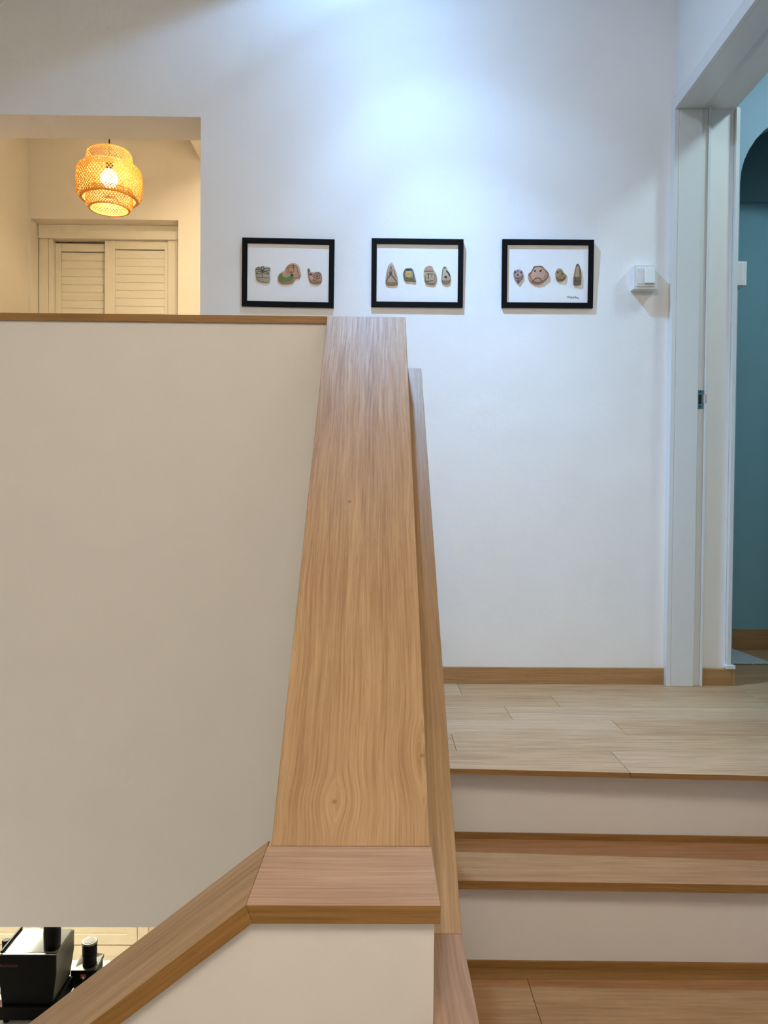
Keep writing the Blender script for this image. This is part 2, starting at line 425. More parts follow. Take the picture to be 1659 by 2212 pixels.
# ------------------------------------------------------------------ upper stair flight
st = thing('staircase', 'short stair flight with oak treads and cream risers up to the landing', 'stairs', (0.55, 1.75, -0.41))
def lin(x, a, k): return a - k * x
def stair_riser(y, k, z0, z1):
    MB().hexa([(0.108, lin(0.108, y, k), z0), (1.058, lin(1.058, y, k), z0), (1.058, lin(1.058, y, k) + 0.015, z0), (0.108, lin(0.108, y, k) + 0.015, z0),
               (0.108, lin(0.108, y, k), z1), (1.058, lin(1.058, y, k), z1), (1.058, lin(1.058, y, k) + 0.015, z1), (0.108, lin(0.108, y, k) + 0.015, z1)]).build('riser', M['cream'], st)
def stair_strip(y, k, z0, h):
    MB().hexa([(0.1085, lin(0.1085, y, k) - 0.006, z0), (1.057, lin(1.057, y, k) - 0.006, z0), (1.057, lin(1.057, y, k) - 0.0003, z0), (0.1085, lin(0.1085, y, k) - 0.0003, z0),
               (0.1085, lin(0.1085, y, k) - 0.006, z0 + h), (1.057, lin(1.057, y, k) - 0.006, z0 + h), (1.057, lin(1.057, y, k) - 0.0003, z0 + h), (0.1085, lin(0.1085, y, k) - 0.0003, z0 + h)]).build('base_strip', M['edge'], st, grain=(1, 0, 0))
stair_riser(1.9455, 0.027, -0.1945, -0.0136)
stair_strip(1.9455, 0.027, -0.1945, 0.0145)
a, k = 1.7255, 0.0245
MB().hexa([(0.108, lin(0.108, a, k), -0.2155), (1.058, lin(1.058, a, k), -0.2155), (1.058, 1.955, -0.2155), (0.108, 1.955, -0.2155),
           (0.108, lin(0.108, a, k), -0.195), (1.058, lin(1.058, a, k), -0.195), (1.058, 1.955, -0.195), (0.108, 1.955, -0.195)]).build('tread', M['tread'], st, edge=M['edge'], grain=(1, 0, 0), bevel=0.0015, uoff=(0.3, 2.2))
stair_riser(1.7560, 0.014, -0.4095, -0.216)
stair_strip(1.7560, 0.014, -0.4095, 0.0135)

# lower landing where the viewer stands
lf = MB().box(0.108, 1.058, -1.5, 1.77, -0.62, -0.424).build('floor_lower', M['cream'])
tag(lf, 'lower landing floor of oak boards at the foot of the short flight', 'floor', kind='structure')
MB().box(0.1075, 1.058, 1.703, 1.77, -0.4235, -0.41).build('dark_floor_strip', M['edge'], lf, grain=(1, 0, 0), bevel=0.0008)  # narrow darker strip along the foot of the lower riser
for r in range(8):
    y1 = 1.7025 - 0.165 * r; y0 = y1 - 0.165
    c = 0.35 + 0.42 * ((r * 0.618) % 1)
    for a, b in ((0.108, c), (c, 1.058)):
        MB().box(a + 0.0005, b - 0.0005, y0 + 0.0005, y1 - 0.0005, -0.4235, -0.41).build('floor_board', M[['tread', 'floor_dim'][(r + (a > 0.1)) % 2]], lf, grain=(1, 0, 0), bevel=0.0008, uoff=(r * 0.6, r * 1.3 + a))

# flight going down to the left beside the viewer
lo = thing('lower_staircase', 'stair flight with oak treads descending left below the parapet', 'stairs', (-1.5, 0.2, -2.75))
for i in range(11):
    x1 = 0.06 - 0.258 * i; z = -0.41 - 0.198 * (i + 1)
    MB().box(x1 - 0.258 - 0.02, x1 - 0.0005, -0.7, 0.788, z - 0.02, z).build('tread', M['floor_b'], lo, grain=(0, 1, 0), bevel=0.0015)
    MB().box(x1 - 0.0, x1 + 0.014, -0.7, 0.788, z + 0.0005, z + 0.1775).build('riser', M['cream'], lo)

# ------------------------------------------------------------------ guard parapet along the landing edge
gp = thing('guard_parapet', 'cream half wall with a thin oak cap along the landing edge', 'half wall', (-1.2, 1.95, -0.40))
MB().box(XL, 0.058, 1.893, 2.035, -0.402, 1.0925).build('parapet_wall', M['cream'], gp)
MB().box(XL, -0.1225, 1.887, 2.042, 1.0930, 1.111).build('parapet_cap', M['oak_level_lit'], gp, edge=M['edge'], grain=(1, 0, 0), bevel=0.001)
MB().box(-0.122, 0.068, 1.8875, 2.042, 1.0930, 1.111).build('parapet_cap', M['oak_level_lit'], gp, edge=M['edge'], grain=(1, 0, 0), bevel=0.001, uoff=(0.4, 0.7))

# ------------------------------------------------------------------ stair parapet with its oak capping
sp = thing('stair_parapet', 'cream stair parapet with wide sloping oak capping in the foreground', 'stair parapet', (-0.03, 1.3, -0.6))
S = (1.111 - 0.25) / (1.887 - 0.9177)
MB().prism(yz([(0.931, 0.2305), (1.8925, 1.085), (1.8925, -0.402), (1.30, -0.80), (0.931, -0.80)], -0.112), (0.170, 0, 0)).build('parapet_wall', M['cream'], sp)
T = 0.021
ds = math.hypot(1, S)
# wide sloping cap, its top edge butting the guard cap
mb = MB().hexa([(-0.122, 0.9170, 0.25), (0.069, 0.9170, 0.25), (0.069, 1.8868, 1.111), (-0.122, 1.8868, 1.111),
                (-0.122, 0.9170 + T * S / ds * 0.8, 0.2510 - T * 0.95), (0.069, 0.9170 + T * S / ds * 0.8, 0.2510 - T * 0.95), (0.069, 1.8868, 1.111 - T * ds), (-0.122, 1.8868, 1.111 - T * ds)])
o = mb.build('sloping_cap', M['oak_slope'], sp, grain=(0, 1, S), bevel=0.001, uoff=(0.122, -(Vector((0, 0.917, 0.25)).dot(Vector((0, 1, S)).normalized()))))
# level cap at the corner
ZF = 0.25
MB().hexa([(-0.1299, 0.7829, ZF), (0.0704, 0.7829, ZF), (0.0704, 0.9165, ZF), (-0.1265, 0.9165, ZF),
           (-0.1235, 0.7829, ZF - 0.0195), (0.0704, 0.7829, ZF - 0.0195), (0.0704, 0.9165, ZF - 0.0195), (-0.1205, 0.9165, ZF - 0.0195)]).build('level_cap', M['oak_level_lit'], sp, edge=M['edge'], grain=(1, 0, 0), bevel=0.0007, uoff=(1.3, 3.1))
MB().box(-0.1255, -0.1221, 0.9167, 0.9315, ZF - 0.0195, ZF - 0.0002).build('corner_filler', M['oak_level_lit'], sp, grain=(1, 0, 0))
# cap sloping down to the left
K = 0.777
XE = -3.0
MB().hexa([(-0.1301, 0.7829, ZF), (-0.1266, 0.9315, ZF), (XE, 0.9315, ZF - K * (-0.1285 - XE)), (XE, 0.7829, ZF - K * (-0.1285 - XE)),
           (-0.1237, 0.7829, ZF - 0.0195), (-0.1207, 0.9315, ZF - 0.0195), (XE, 0.9315, ZF - K * (-0.1285 - XE) - 0.0247), (XE, 0.7829, ZF - K * (-0.1285 - XE) - 0.0247)]).build('descending_cap', M['oak'], sp, edge=M['edge'], grain=(1, 0, K), bevel=0.0007, uoff=(0.6, 1.9))
zb = lambda x: ZF - 0.0195 - K * (-0.1235 - x) - 0.0015
MB().prism(xz([(0.0645, ZF - 0.0198), (-0.1235, ZF - 0.0198), (XE, zb(XE)), (XE, zb(XE) - 0.95), (-0.12, -0.85), (0.0645, -0.85)], 0.7895), (0, 0.1365, 0)).build('parapet_wall', M['cream'], sp)
# lower oak ledge beside the treads: level, then sloping
XO = 0.1125
yb, zbn, ye, ze = 0.952, 0.1235, 1.947, 0.9965
MB().box(0.065, XO, 0.66, yb, zbn - 0.02, zbn).build('level_ledge', M['ledge_level_lit'], sp, grain=(0, 1, 0), bevel=0.0008, uoff=(0.2, 5.1))
S2 = (ze - zbn) / (ye - yb)
MB().hexa([(0.0585, yb + 0.0004, zbn), (XO, yb + 0.0004, zbn), (XO, ye, ze), (0.0585, ye, ze),
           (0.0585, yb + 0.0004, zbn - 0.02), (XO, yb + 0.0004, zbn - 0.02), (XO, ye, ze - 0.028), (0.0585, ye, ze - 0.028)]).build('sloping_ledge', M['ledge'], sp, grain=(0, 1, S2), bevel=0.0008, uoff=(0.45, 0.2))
MB().prism(yz([(0.665, zbn - 0.0205), (yb + 0.003, zbn - 0.0205), (ye - 0.004, ze - 0.031), (ye - 0.004, -0.012), (1.944, -0.43), (0.665, -0.424)], 0.0645), (0.0425, 0, 0)).build('ledge_wall', M['cream'], sp)
MB().box(-0.112, 0.0640, 0.927, 0.9308, -0.80, 0.2300).build('corner_wall', M['cream'], sp)

# ------------------------------------------------------------------ framed pebble pictures
U = 0.0002606
PEB = {}
def pebble_mat(rgb):
    key = 'pebble_%d_%d_%d' % rgb
    if key not in M: M[key] = plain(key, srgb(*rgb), 0.75, vary=0.14, scale=160.0)
    return M[key]
def picture(label, cx, cz, tilt, lean, gap, cen, pebbles, sign=None):
    W, H, B = 0.328, 0.241, 0.0185
    t = thing('picture_frame', label, 'picture frame', (cx, 2.7695 - gap, cz), 'black framed pebble pictures')
    t.rotation_euler = (lean, tilt, 0)
    D0, D1 = 0.0, -0.0125                       # the back and the front face of the frame
    w, h = W / 2, H / 2
    c = [(-w, -h), (w, -h), (w, h), (-w, h)]; i = [(-w + B, -h + B), (w - B, -h + B), (w - B, h - B), (-w + B, h - B)]
    for q in range(4):
        e = (q + 1) % 4
        pts = [c[q], c[e], i[e], i[q]]
        MB().hexa([(a, D0, b) for a, b in pts] + [(a, D1, b) for a, b in pts]).build('frame_bar', M['black'], t, bevel=0.0006, local=True)
    PY = -0.0058
    MB().box(-w + B - 0.003, w - B + 0.003, PY, PY + 0.002, -h + B - 0.003, h - B + 0.003).build('paper', M['paper'], t, local=True)
    def L(p): return ((p[0] - cen[0]) * U, -(p[1] - cen[1]) * U)
    for (outline, col, patches, strokes) in pebbles:
        o = [L(p) for p in outline]; n = len(o)
        mx = sum(p[0] for p in o) / n; mz = sum(p[1] for p in o) / n
        # soften the outline once
        sm = []
        for q in range(n):
            a, b = o[q], o[(q + 1) % n]
            sm += [(a[0] * .78 + b[0] * .22, a[1] * .78 + b[1] * .22), (a[0] * .22 + b[0] * .78, a[1] * .22 + b[1] * .78)]
        o = sm; n = len(o)
        mb = MB()
        rings = [(1.0, PY), (1.03, PY - 0.0022), (0.97, PY - 0.0042), (0.80, PY - 0.0056)]
        for s, y in rings:
            for p in o: mb.v.append(Vector((mx + (p[0] - mx) * s, y, mz + (p[1] - mz) * s)))
        for a in range(len(rings) - 1):
            for q in range(n):
                e = (q + 1) % n; mb.f.append((a * n + q, a * n + e, (a + 1) * n + e, (a + 1) * n + q))
        mb.f.append(tuple((len(rings) - 1) * n + q for q in range(n))); mb.f.append(tuple(reversed(range(n))))
        pb = mb.build('pebble', pebble_mat(col), t, smooth=True, local=True)
        for pts, pc in patches:
            pp = [L(p) for p in pts]
            MB().prism([(a, PY - 0.0050, b) for a, b in pp], (0, -0.0010, 0)).build('painted_patch', pebble_mat(pc), pb, local=True)
        for pts, pc, wd in strokes:
            MB().ribbon([L(p) for p in pts], wd * U, PY - 0.0063, PY - 0.0050).build('painted_line', pebble_mat(pc), pb, local=True)
    if sign:
        mb = MB()
        for pts in sign: mb.ribbon([L(p) for p in pts], 5 * U, PY - 0.0003, PY + 0.0002)
        tag(mb.build('signature', pebble_mat((120, 122, 140)), t, local=True), 'small grey pencil signature', kind='stuff')
    return t
def circ(x, y, r, n=12, a0=0, a1=360): return [(x + r * math.cos(math.radians(a0 + (a1 - a0) * i / n)), y + r * math.sin(math.radians(a0 + (a1 - a0) * i / n))) for i in range(n + 1)]
def spiral(x, y, r, turns=2.0, n=26): return [(x + r * i / n * math.cos(turns * 6.283 * i / n), y + r * i / n * math.sin(turns * 6.283 * i / n)) for i in range(n + 1)]
DK = (88, 78, 66)
picture('leftmost black frame with three painted pebbles on white paper', -0.3190, 1.4675, math.radians(0.45), math.radians(1.2), 0.0, (781, 625), [
    ([(330, 590), (345, 558), (390, 548), (430, 537), (475, 548), (530, 552), (540, 590), (530, 640), (537, 700), (530, 755), (480, 766), (420, 760), (370, 745), (346, 715), (340, 650)], (176, 172, 150),
     [([(440, 650), (490, 640), (500, 680), (450, 690)], (200, 175, 160))],
     [([(430, 615), (385, 590), (345, 590), (375, 560), (420, 590), (430, 615)], DK, 8), ([(430, 615), (415, 565), (440, 548), (455, 570), (430, 615)], DK, 8), ([(430, 615), (480, 570), (525, 575), (520, 600), (470, 612), (430, 615)], DK, 8),
      ([(430, 615), (370, 620), (350, 645), (400, 650), (430, 625)], DK, 8), ([(430, 615), (500, 625), (520, 645), (470, 650), (430, 620)], DK, 8), ([(430, 615), (433, 690)], DK, 8), ([(360, 700), (430, 695), (520, 705)], DK, 6)]),
    ([(640, 690), (655, 650), (690, 618), (730, 600), (755, 545), (790, 507), (840, 492), (895, 502), (927, 540), (945, 600), (955, 660), (940, 692), (880, 698), (860, 740), (830, 768), (760, 778), (690, 772), (650, 740)], (190, 158, 126),
     [([(652, 690), (672, 640), (700, 635), (712, 680), (770, 690), (850, 655), (858, 690), (830, 738), (760, 752), (695, 748), (662, 722)], (104, 128, 74)), (circ(822, 588, 40, 10)[:-1], (206, 150, 104)), ([(812, 645), (850, 640), (858, 665), (820, 672)], (60, 74, 44))],
     [([(770, 640), (760, 580), (790, 530), (850, 515), (900, 545), (915, 620), (935, 660)], (150, 110, 80), 9), (circ(822, 588, 40, 12), (150, 105, 74), 8), ([(845, 520), (862, 560)], DK, 12), ([(810, 590), (830, 610)], (150, 90, 60), 9)]),
    ([(1046, 578), (1066, 568), (1080, 590), (1092, 615), (1130, 610), (1190, 600), (1226, 612), (1240, 660), (1245, 720), (1215, 765), (1130, 768), (1082, 745), (1062, 690), (1055, 620)], (176, 146, 122),
     [([(1072, 632), (1105, 628), (1108, 650), (1075, 656)], (96, 66, 82)), ([(1075, 670), (1110, 660), (1130, 700), (1095, 720)], (196, 160, 150))],
     [(spiral(1185, 665, 55), (130, 98, 76), 8), ([(1066, 600), (1050, 566)], DK, 9), ([(1072, 596), (1068, 562)], DK, 9), ([(1120, 640), (1130, 720), (1200, 740)], (130, 98, 76), 7)]),
])
picture('middle black frame with four small painted pebbles on white paper', 0.1420, 1.4720, math.radians(-0.05), math.radians(1.6), 0.0, (777, 633), [
    ([(415, 492), (440, 512), (470, 580), (500, 660), (513, 740), (505, 796), (430, 804), (347, 792), (342, 720), (357, 620), (377, 540)], (178, 154, 132), [],
     [([(415, 655), (380, 700), (352, 745)], DK, 10), ([(415, 655), (455, 700), (492, 745)], DK, 10), ([(408, 550), (400, 600), (415, 655), (430, 600), (418, 550)], (120, 92, 72), 8), (circ(412, 640, 18, 8), (120, 92, 72), 8), ([(375, 620), (370, 700)], (130, 104, 84), 7), ([(455, 600), (480, 690)], (130, 104, 84), 7), ([(352, 760), (500, 765)], (150, 124, 102), 6)]),
    ([(600, 592), (625, 568), (650, 573), (690, 564), (720, 592), (740, 660), (762, 740), (750, 754), (690, 742), (620, 747), (597, 720), (580, 650)], (142, 144, 118),
     [([(628, 614), (690, 608), (702, 660), (680, 690), (636, 688), (622, 650)], (214, 178, 104)), ([(602, 600), (624, 575), (690, 572), (712, 592), (690, 602), (626, 606)], (70, 76, 66))],
     [([(600, 610), (594, 650), (606, 700), (650, 706)], DK, 9), ([(712, 600), (728, 660), (730, 712), (660, 716)], DK, 9), ([(640, 640), (680, 640)], (190, 130, 60), 8), ([(640, 662), (680, 660)], (190, 130, 60), 8)]),
    ([(870, 590), (890, 548), (940, 524), (980, 537), (1000, 590), (1038, 640), (1047, 720), (1018, 786), (950, 786), (892, 766), (870, 700), (866, 640)], (184, 164, 138),
     [([(876, 596), (895, 552), (940, 532), (976, 545), (994, 596), (930, 602)], (192, 152, 134))],
     [([(872, 610), (930, 606), (1000, 612)], (140, 112, 92), 7), ([(930, 640), (926, 705)], (70, 92, 52), 12), ([(905, 645), (970, 640), (975, 690)], (110, 112, 70), 8), ([(885, 660), (890, 710)], (120, 118, 80), 8), ([(985, 640), (1020, 660), (1015, 720)], (130, 110, 80), 9), ([(885, 738), (940, 742), (990, 730)], (96, 92, 84), 8)]),
    ([(1125, 552), (1150, 538), (1180, 548), (1200, 600), (1230, 640), (1238, 710), (1222, 768), (1170, 782), (1117, 763), (1107, 700), (1116, 620)], (186, 168, 144),
     [([(1128, 555), (1150, 543), (1172, 552), (1160, 574), (1135, 574)], (134, 124, 96))],
     [([(1178, 602), (1205, 632), (1220, 668)], (60, 52, 44), 15), (circ(1166, 684, 11, 8), (104, 70, 52), 14), ([(1118, 730), (1135, 745), (1150, 732), (1168, 748), (1185, 733), (1202, 744), (1220, 728)], (110, 90, 72), 7), ([(1122, 580), (1116, 700)], (150, 124, 100), 7)]),
])
picture('rightmost black frame with four painted pebbles and a pencil signature', 0.6090, 1.4750, math.radians(-0.30), math.radians(2.0), 0.0, (791, 642), [
    ([(317, 640), (337, 597), (380, 580), (430, 592), (456, 640), (453, 700), (420, 742), (390, 780), (367, 760), (332, 710)], (176, 150, 148), [],
     [(circ(345, 625, 9, 6), (120, 84, 90), 9), (circ(425, 625, 9, 6), (120, 84, 90), 9), (circ(375, 605, 8, 6), (190, 150, 150), 9), (circ(378, 660, 8, 6), (104, 76, 84), 9), ([(340, 690), (370, 710), (410, 700), (440, 680)], (104, 80, 80), 8), (circ(385, 742, 10, 6), (104, 80, 80), 8), ([(335, 600), (325, 650), (345, 700)], (130, 100, 104), 7)]),
    ([(522, 660), (562, 610), (597, 562), (612, 533), (700, 531), (740, 562), (788, 602), (810, 650), (788, 708), (740, 756), (680, 784), (600, 780), (552, 748), (522, 700)], (196, 160, 138),
     [([(672, 610), (684, 592), (706, 582), (702, 606), (685, 624)], (70, 48, 36)), ([(524, 640), (556, 620), (566, 680), (540, 690)], (196, 130, 100))],
     [([(600, 548), (712, 546)], (110, 88, 62), 9), ([(600, 548), (565, 620), (530, 660), (580, 735), (640, 765), (715, 750), (790, 690), (800, 640), (745, 590), (712, 546)], (128, 96, 74), 8), ([(585, 752), (610, 712), (650, 698), (692, 712), (716, 750)], (110, 80, 62), 9), (circ(615, 605, 9, 6), (130, 92, 74), 9), ([(755, 600), (765, 650), (735, 700)], (160, 122, 100), 7)]),
    ([(897, 620), (922, 578), (950, 565), (990, 582), (1020, 635), (1056, 660), (1038, 708), (990, 742), (932, 746), (902, 700)], (160, 132, 96), [],
     [(circ(925, 620, 9, 6), (104, 80, 54), 9), (circ(960, 600, 9, 6), (190, 164, 124), 9), (circ(945, 660, 10, 6), (196, 170, 130), 9), (circ(990, 640, 9, 6), (110, 86, 60), 9), (circ(985, 700, 10, 6), (190, 160, 120), 9), ([(915, 690), (940, 715), (1000, 725), (1035, 690)], (104, 80, 54), 8)]),
    ([(1200, 500), (1233, 542), (1253, 620), (1258, 720), (1253, 790), (1190, 796), (1143, 786), (1143, 700), (1160, 600), (1177, 532)], (172, 148, 116),
     [([(1148, 690), (1165, 680), (1250, 684), (1252, 780), (1190, 788), (1150, 780)], (112, 94, 78))],
     [([(1180, 540), (1202, 506), (1226, 545), (1246, 640), (1250, 690)], (80, 68, 52), 9), ([(1178, 560), (1162, 640), (1150, 700)], (120, 100, 78), 7), ([(1225, 570), (1230, 670)], (130, 106, 80), 7), ([(1155, 740), (1245, 742)], (84, 70, 60), 8), ([(1170, 700), (1200, 760), (1230, 700)], (90, 76, 64), 7)]),
], sign=[[(1066, 962), (1068, 938), (1078, 958), (1090, 936), (1092, 962)], [(1106, 950), (1098, 962), (1108, 966), (1110, 950), (1114, 966)], [(1122, 940), (1122, 968)], [(1134, 950), (1122, 958), (1136, 968)], [(1142, 960), (1152, 956), (1146, 950), (1142, 962), (1152, 968)],
         [(1162, 942), (1160, 972)], [(1172, 968), (1180, 940), (1190, 970)], [(1176, 958), (1188, 958)], [(1194, 954), (1200, 970), (1206, 954)], [(1222, 958), (1212, 960), (1214, 974), (1224, 970), (1226, 980)]])

# ------------------------------------------------------------------ room behind the opening
tag(MB().box(-2.40, -2.251, 2.95, 5.35, 0, 3.05).build('wall_left_room', M['room']), 'cream left wall of the lamp lit room', 'wall', kind='structure')
wfar = MB()
X0, X1, ZT, ZB = -2.233, -1.2865, 2.443, 1.10
wfar.prism(xz([(-2.40, -0.0), (0.4, 0.0), (0.4, 3.05), (-2.40, 3.05), (-2.40, 1.3), (X0, 1.3), (X0, ZT), (X1, ZT), (X1, ZB), (X0, ZB), (X0, 1.2999), (-2.40, 1.2999)], 5.0), (0, 0.26, 0))
tag(wfar.build('wall_far_room', M['room']), 'cream far wall of the lamp lit room around the shuttered window', 'wall', kind='structure')
tag(MB().hexa([(-1.24, 2.95, 3.05), (-1.142, 2.95, 2.822), (-1.142, 5.0, 2.822), (-1.24, 5.0, 3.05), (-1.10, 2.95, 3.05), (-1.00, 2.95, 2.822), (-1.00, 5.0, 2.822), (-1.10, 5.0, 3.05)]).build('ceiling_slope_room', M['room']), 'steep cream ceiling slope at the right of the lamp lit room', 'ceiling', kind='structure')
tag(MB().box(-2.40, 0.4, 2.95, 5.35, 3.05, 3.15).build('ceiling_room', M['room']), 'cream ceiling of the lamp lit room', 'ceiling', kind='structure')
tag(MB().box(0.3, 0.4, 2.95, 5.0, 0, 3.05).build('wall_right_room', M['room']), 'cream right wall of the lamp lit room', 'wall', kind='structure')
tag(MB().box(-2.40, 0.4, 2.95, 5.35, -0.40, 0.0).build('floor_room', M['floor_b'], grain=(1, 0, 0)), 'oak floor of the lamp lit room', 'floor', kind='structure')

wn = thing('window_1', 'ivory louvred sliding shutters in the window recess of the lamp lit room', 'window shutters', (-1.76, 5.10, ZB), kind='structure')
def wpart(name, mb, mat='shutter', parent=wn, **k): return mb.build(name, M[mat], parent, **k)
yb0 = 5.105
wpart('header', MB().box(X0 + 0.004, X1 - 0.002, 5.100, 5.20, 2.352, ZT - 0.001), bevel=0.002)
wpart('frame_post', MB().box(X0 + 0.004, -2.172, 5.112, 5.20, ZB, 2.3515), bevel=0.002)
wpart('frame_post', MB().box(-2.171, -2.143, 5.122, 5.20, ZB, 2.3515), bevel=0.002)
wpart('frame_post', MB().box(-1.384, -1.334, 5.117, 5.20, ZB, 2.3515), bevel=0.002)
wpart('frame_post', MB().box(-1.333, X1 - 0.002, 5.107, 5.20, ZB, 2.3515), bevel=0.002)
wpart('window_backing', MB().box(X0 + 0.004, X1 - 0.002, 5.235, 5.25, ZB, ZT - 0.001))
def shutter(x0, x1, y, ztop, sl, sr, phase):
    rail = 0.055 if ztop > 2.345 else 0.052
    fr = wpart('shutter_panel', MB().box(x0, x0 + sl, y, y + 0.028, ZB + 0.01, ztop), bevel=0.002)
    wpart('shutter_stile', MB().box(x1 - sr, x1, y, y + 0.028, ZB + 0.01, ztop), bevel=0.002)
    wpart('shutter_rail', MB().box(x0 + sl + 0.0004, x1 - sr - 0.0004, y, y + 0.028, ztop - rail, ztop), bevel=0.002)
    wpart('shutter_rail', MB().box(x0 + sl + 0.0004, x1 - sr - 0.0004, y, y + 0.028, ZB + 0.01, ZB + 0.09), bevel=0.002)
    z = ztop - rail - 0.004; p = 0.0525
    while z - p > ZB + 0.085:
        # closed louver: bottom edge tips out towards the room over the one below
        a, b = x0 + sl + 0.001, x1 - sr - 0.001
        MB().prism([(a, y + 0.0145, z), (a, y + 0.020, z - 0.001), (a, y + 0.0150, z - p - 0.003), (a, y + 0.0100, z - p - 0.002), (a, y + 0.0085, z - p + 0.004), (a, y + 0.0105, z - p * 0.45)], (b - a, 0, 0)).build('louver', M['shutter'], fr)
        z -= p
shutter(-2.142, -1.795, 5.160, 2.338, 0.038, 0.020, 0)
shutter(-1.803, -1.386, 5.128, 2.3505, 0.066, 0.024, 0)

# ------------------------------------------------------------------ bamboo pendant lamp
m, nt, b = new_mat('bamboo_strip')
tc = nt.nodes.new('ShaderNodeTexCoord'); n = noise(nt, tc.outputs['Object'], 60.0, 3)
bc = mix_col(nt, n, (0.66, 0.34, 0.06, 1), (0.76, 0.42, 0.09, 1))
nt.links.new(bc, b.inputs['Base Color']); b.inputs['Roughness'].default_value = 0.6
tr = nt.nodes.new('ShaderNodeBsdfTranslucent'); tr.inputs['Color'].default_value = (0.92, 0.36, 0.04, 1)
mx = nt.nodes.new('ShaderNodeMixShader'); mx.inputs[0].default_value = 0.13
nt.links.new(b.outputs[0], mx.inputs[1]); nt.links.new(tr.outputs[0], mx.inputs[2])
nt.links.new(mx.outputs[0], nt.nodes['Material Output'].inputs['Surface'])
M['bamboo'] = m
M['bulb'] = glow('warm_bulb_glass', (1.0, 0.84, 0.58, 1), 85.0)
LX, LY = -1.418, 4.10
pl = thing('pendant_lamp', 'glowing woven bamboo pendant lamp with three stacked tiers', 'pendant lamp', (LX, LY, 2.17))
def tier(name, prof, count, twist, wid=0.0046):
    """woven shell: crossing helical bamboo strips following a profile of (radius, z)"""
    mb = MB()
    for d in (-1, 1):
        for q in range(count):
            a0 = 2 * math.pi * (q + (0.25 if d > 0 else 0)) / count
            base = len(mb.v); n = len(prof)
            for i, (r, z) in enumerate(prof):
                an = a0 + d * twist * i / (n - 1)
                rad = r + 0.0008 * d
                for (da, dr) in ((-1, 0), (1, 0), (1, 0.0012), (-1, 0.0012)):
                    aa = an + da * wid / 2 / max(r, 0.03) * 1.25
                    mb.v.append(Vector((LX + (rad + dr) * math.cos(aa), LY + (rad + dr) * math.sin(aa), z)))
            for i in range(n - 1):
                for s in range(4):
                    t = (s + 1) % 4
                    mb.f.append((base + i * 4 + s, base + i * 4 + t, base + (i + 1) * 4 + t, base + (i + 1) * 4 + s))
    o = mb.build(name, M['bamboo'], pl); o['kind'] = 'stuff'; return o
def rim(r, z, t=0.004, h=0.006):
    MB().lathe([(r - t / 2, z - h / 2), (r + t / 2, z - h / 2), (r + t / 2, z + h / 2), (r - t / 2, z + h / 2)], (LX, LY, 0), 48, True).build('rim_hoop', M['bamboo'], pl, smooth=True)
tier('upper_tier', [(0.106, 2.470), (0.112, 2.462), (0.1145, 2.450), (0.115, 2.43), (0.115, 2.405), (0.115, 2.375)], 46, 0.9)
tier('middle_tier', [(0.118, 2.400), (0.145, 2.394), (0.158, 2.383), (0.164, 2.366), (0.1665, 2.34), (0.167, 2.305), (0.166, 2.275), (0.163, 2.25), (0.155, 2.236), (0.140, 2.228)], 62, 1.35)
tier('lower_tier', [(0.117, 2.275), (0.1175, 2.25), (0.118, 2.225), (0.117, 2.20), (0.112, 2.186), (0.100, 2.176)], 46, 0.9)
rim(0.106, 2.470); rim(0.140, 2.229, 0.014, 0.006); rim(0.1, 2.177, 0.010, 0.006); rim(0.118, 2.40, 0.004, 0.004)
bl = MB().lathe([(0.0005, 2.291)] + [(0.0445 * math.sin(math.radians(a)), 2.335 - 0.0445 * math.cos(math.radians(a))) for a in range(12, 157, 12)] + [(0.016, 2.384)], (LX, LY, 0), 28).build('bulb', M['bulb'], pl, smooth=True)
MB().lathe([(0.017, 2.384), (0.019, 2.388), (0.019, 2.43), (0.012, 2.445)], (LX, LY, 0), 20).build('lamp_socket', M['black'], pl, smooth=True)
MB().tube([(LX, LY, 2.44), (LX, LY, 3.05)], 0.0035).build('cord', M['black'], pl)

# ------------------------------------------------------------------ blue room through the doorway
tag(MB().box(1.275, 3.0, 3.445, 3.56, -0.05, CEIL).build('wall_back_blue_room', M['teal']), 'dim teal back wall of the room beyond the doorway', 'wall', kind='structure')
arch = []
AX, R, SZ = 1.408, 0.30, 1.905
pts = [(AX, 0.0), (AX, SZ)] + [(AX + R - R * math.cos(math.radians(a)), SZ + R * 0.95 * math.sin(math.radians(a))) for a in range(9, 181, 9)] + [(AX + 2 * R, 0.0), (3.0, 0.0), (3.0, CEIL), (1.2886, CEIL), (1.2886, 0.0)]
tag(MB().prism(xz(pts, 3.0), (0, 0.10, 0)).build('wall_arch_blue_room', M['arch']), 'pale blue wall with an arched opening beyond the doorway', 'wall', kind='structure')
tag(MB().box(1.2886, 3.0, 3.425, 3.445, 2.00, CEIL).build('trim_1', M['teal']), 'teal beam across the top of the back wall in the blue room', 'beam', kind='structure')
tag(MB().box(1.30, 3.0, 3.432, 3.445, 0.0, 0.089).build('baseboard_blue_room', M['skirt'], grain=(1, 0, 0)), 'dark skirting board at the back of the blue room', 'skirting', kind='structure')
tag(MB().box(3.0, 3.1, 0.9, 3.56, -0.05, CEIL).build('wall_right_blue_room', M['teal']), 'teal side wall of the blue room', 'wall', kind='structure')
tag(MB().box(1.275, 3.0, 0.80, 0.90, -0.05, CEIL).build('wall_front_blue_room', M['teal']), 'teal near wall of the blue room', 'wall', kind='structure')
tag(MB().box(1.275, 3.1, 0.80, 3.56, CEIL, CEIL + 0.12).build('ceiling_blue_room', M['wall']), 'white ceiling of the blue room', 'ceiling', kind='structure')
tag(MB().box(1.3005, 3.0, 0.90, 3.445, -0.05, -0.001).build('floor_blue_room', M['floor_b'], grain=(1, 0, 0)), 'shaded oak floor of the blue room', 'floor', kind='structure')
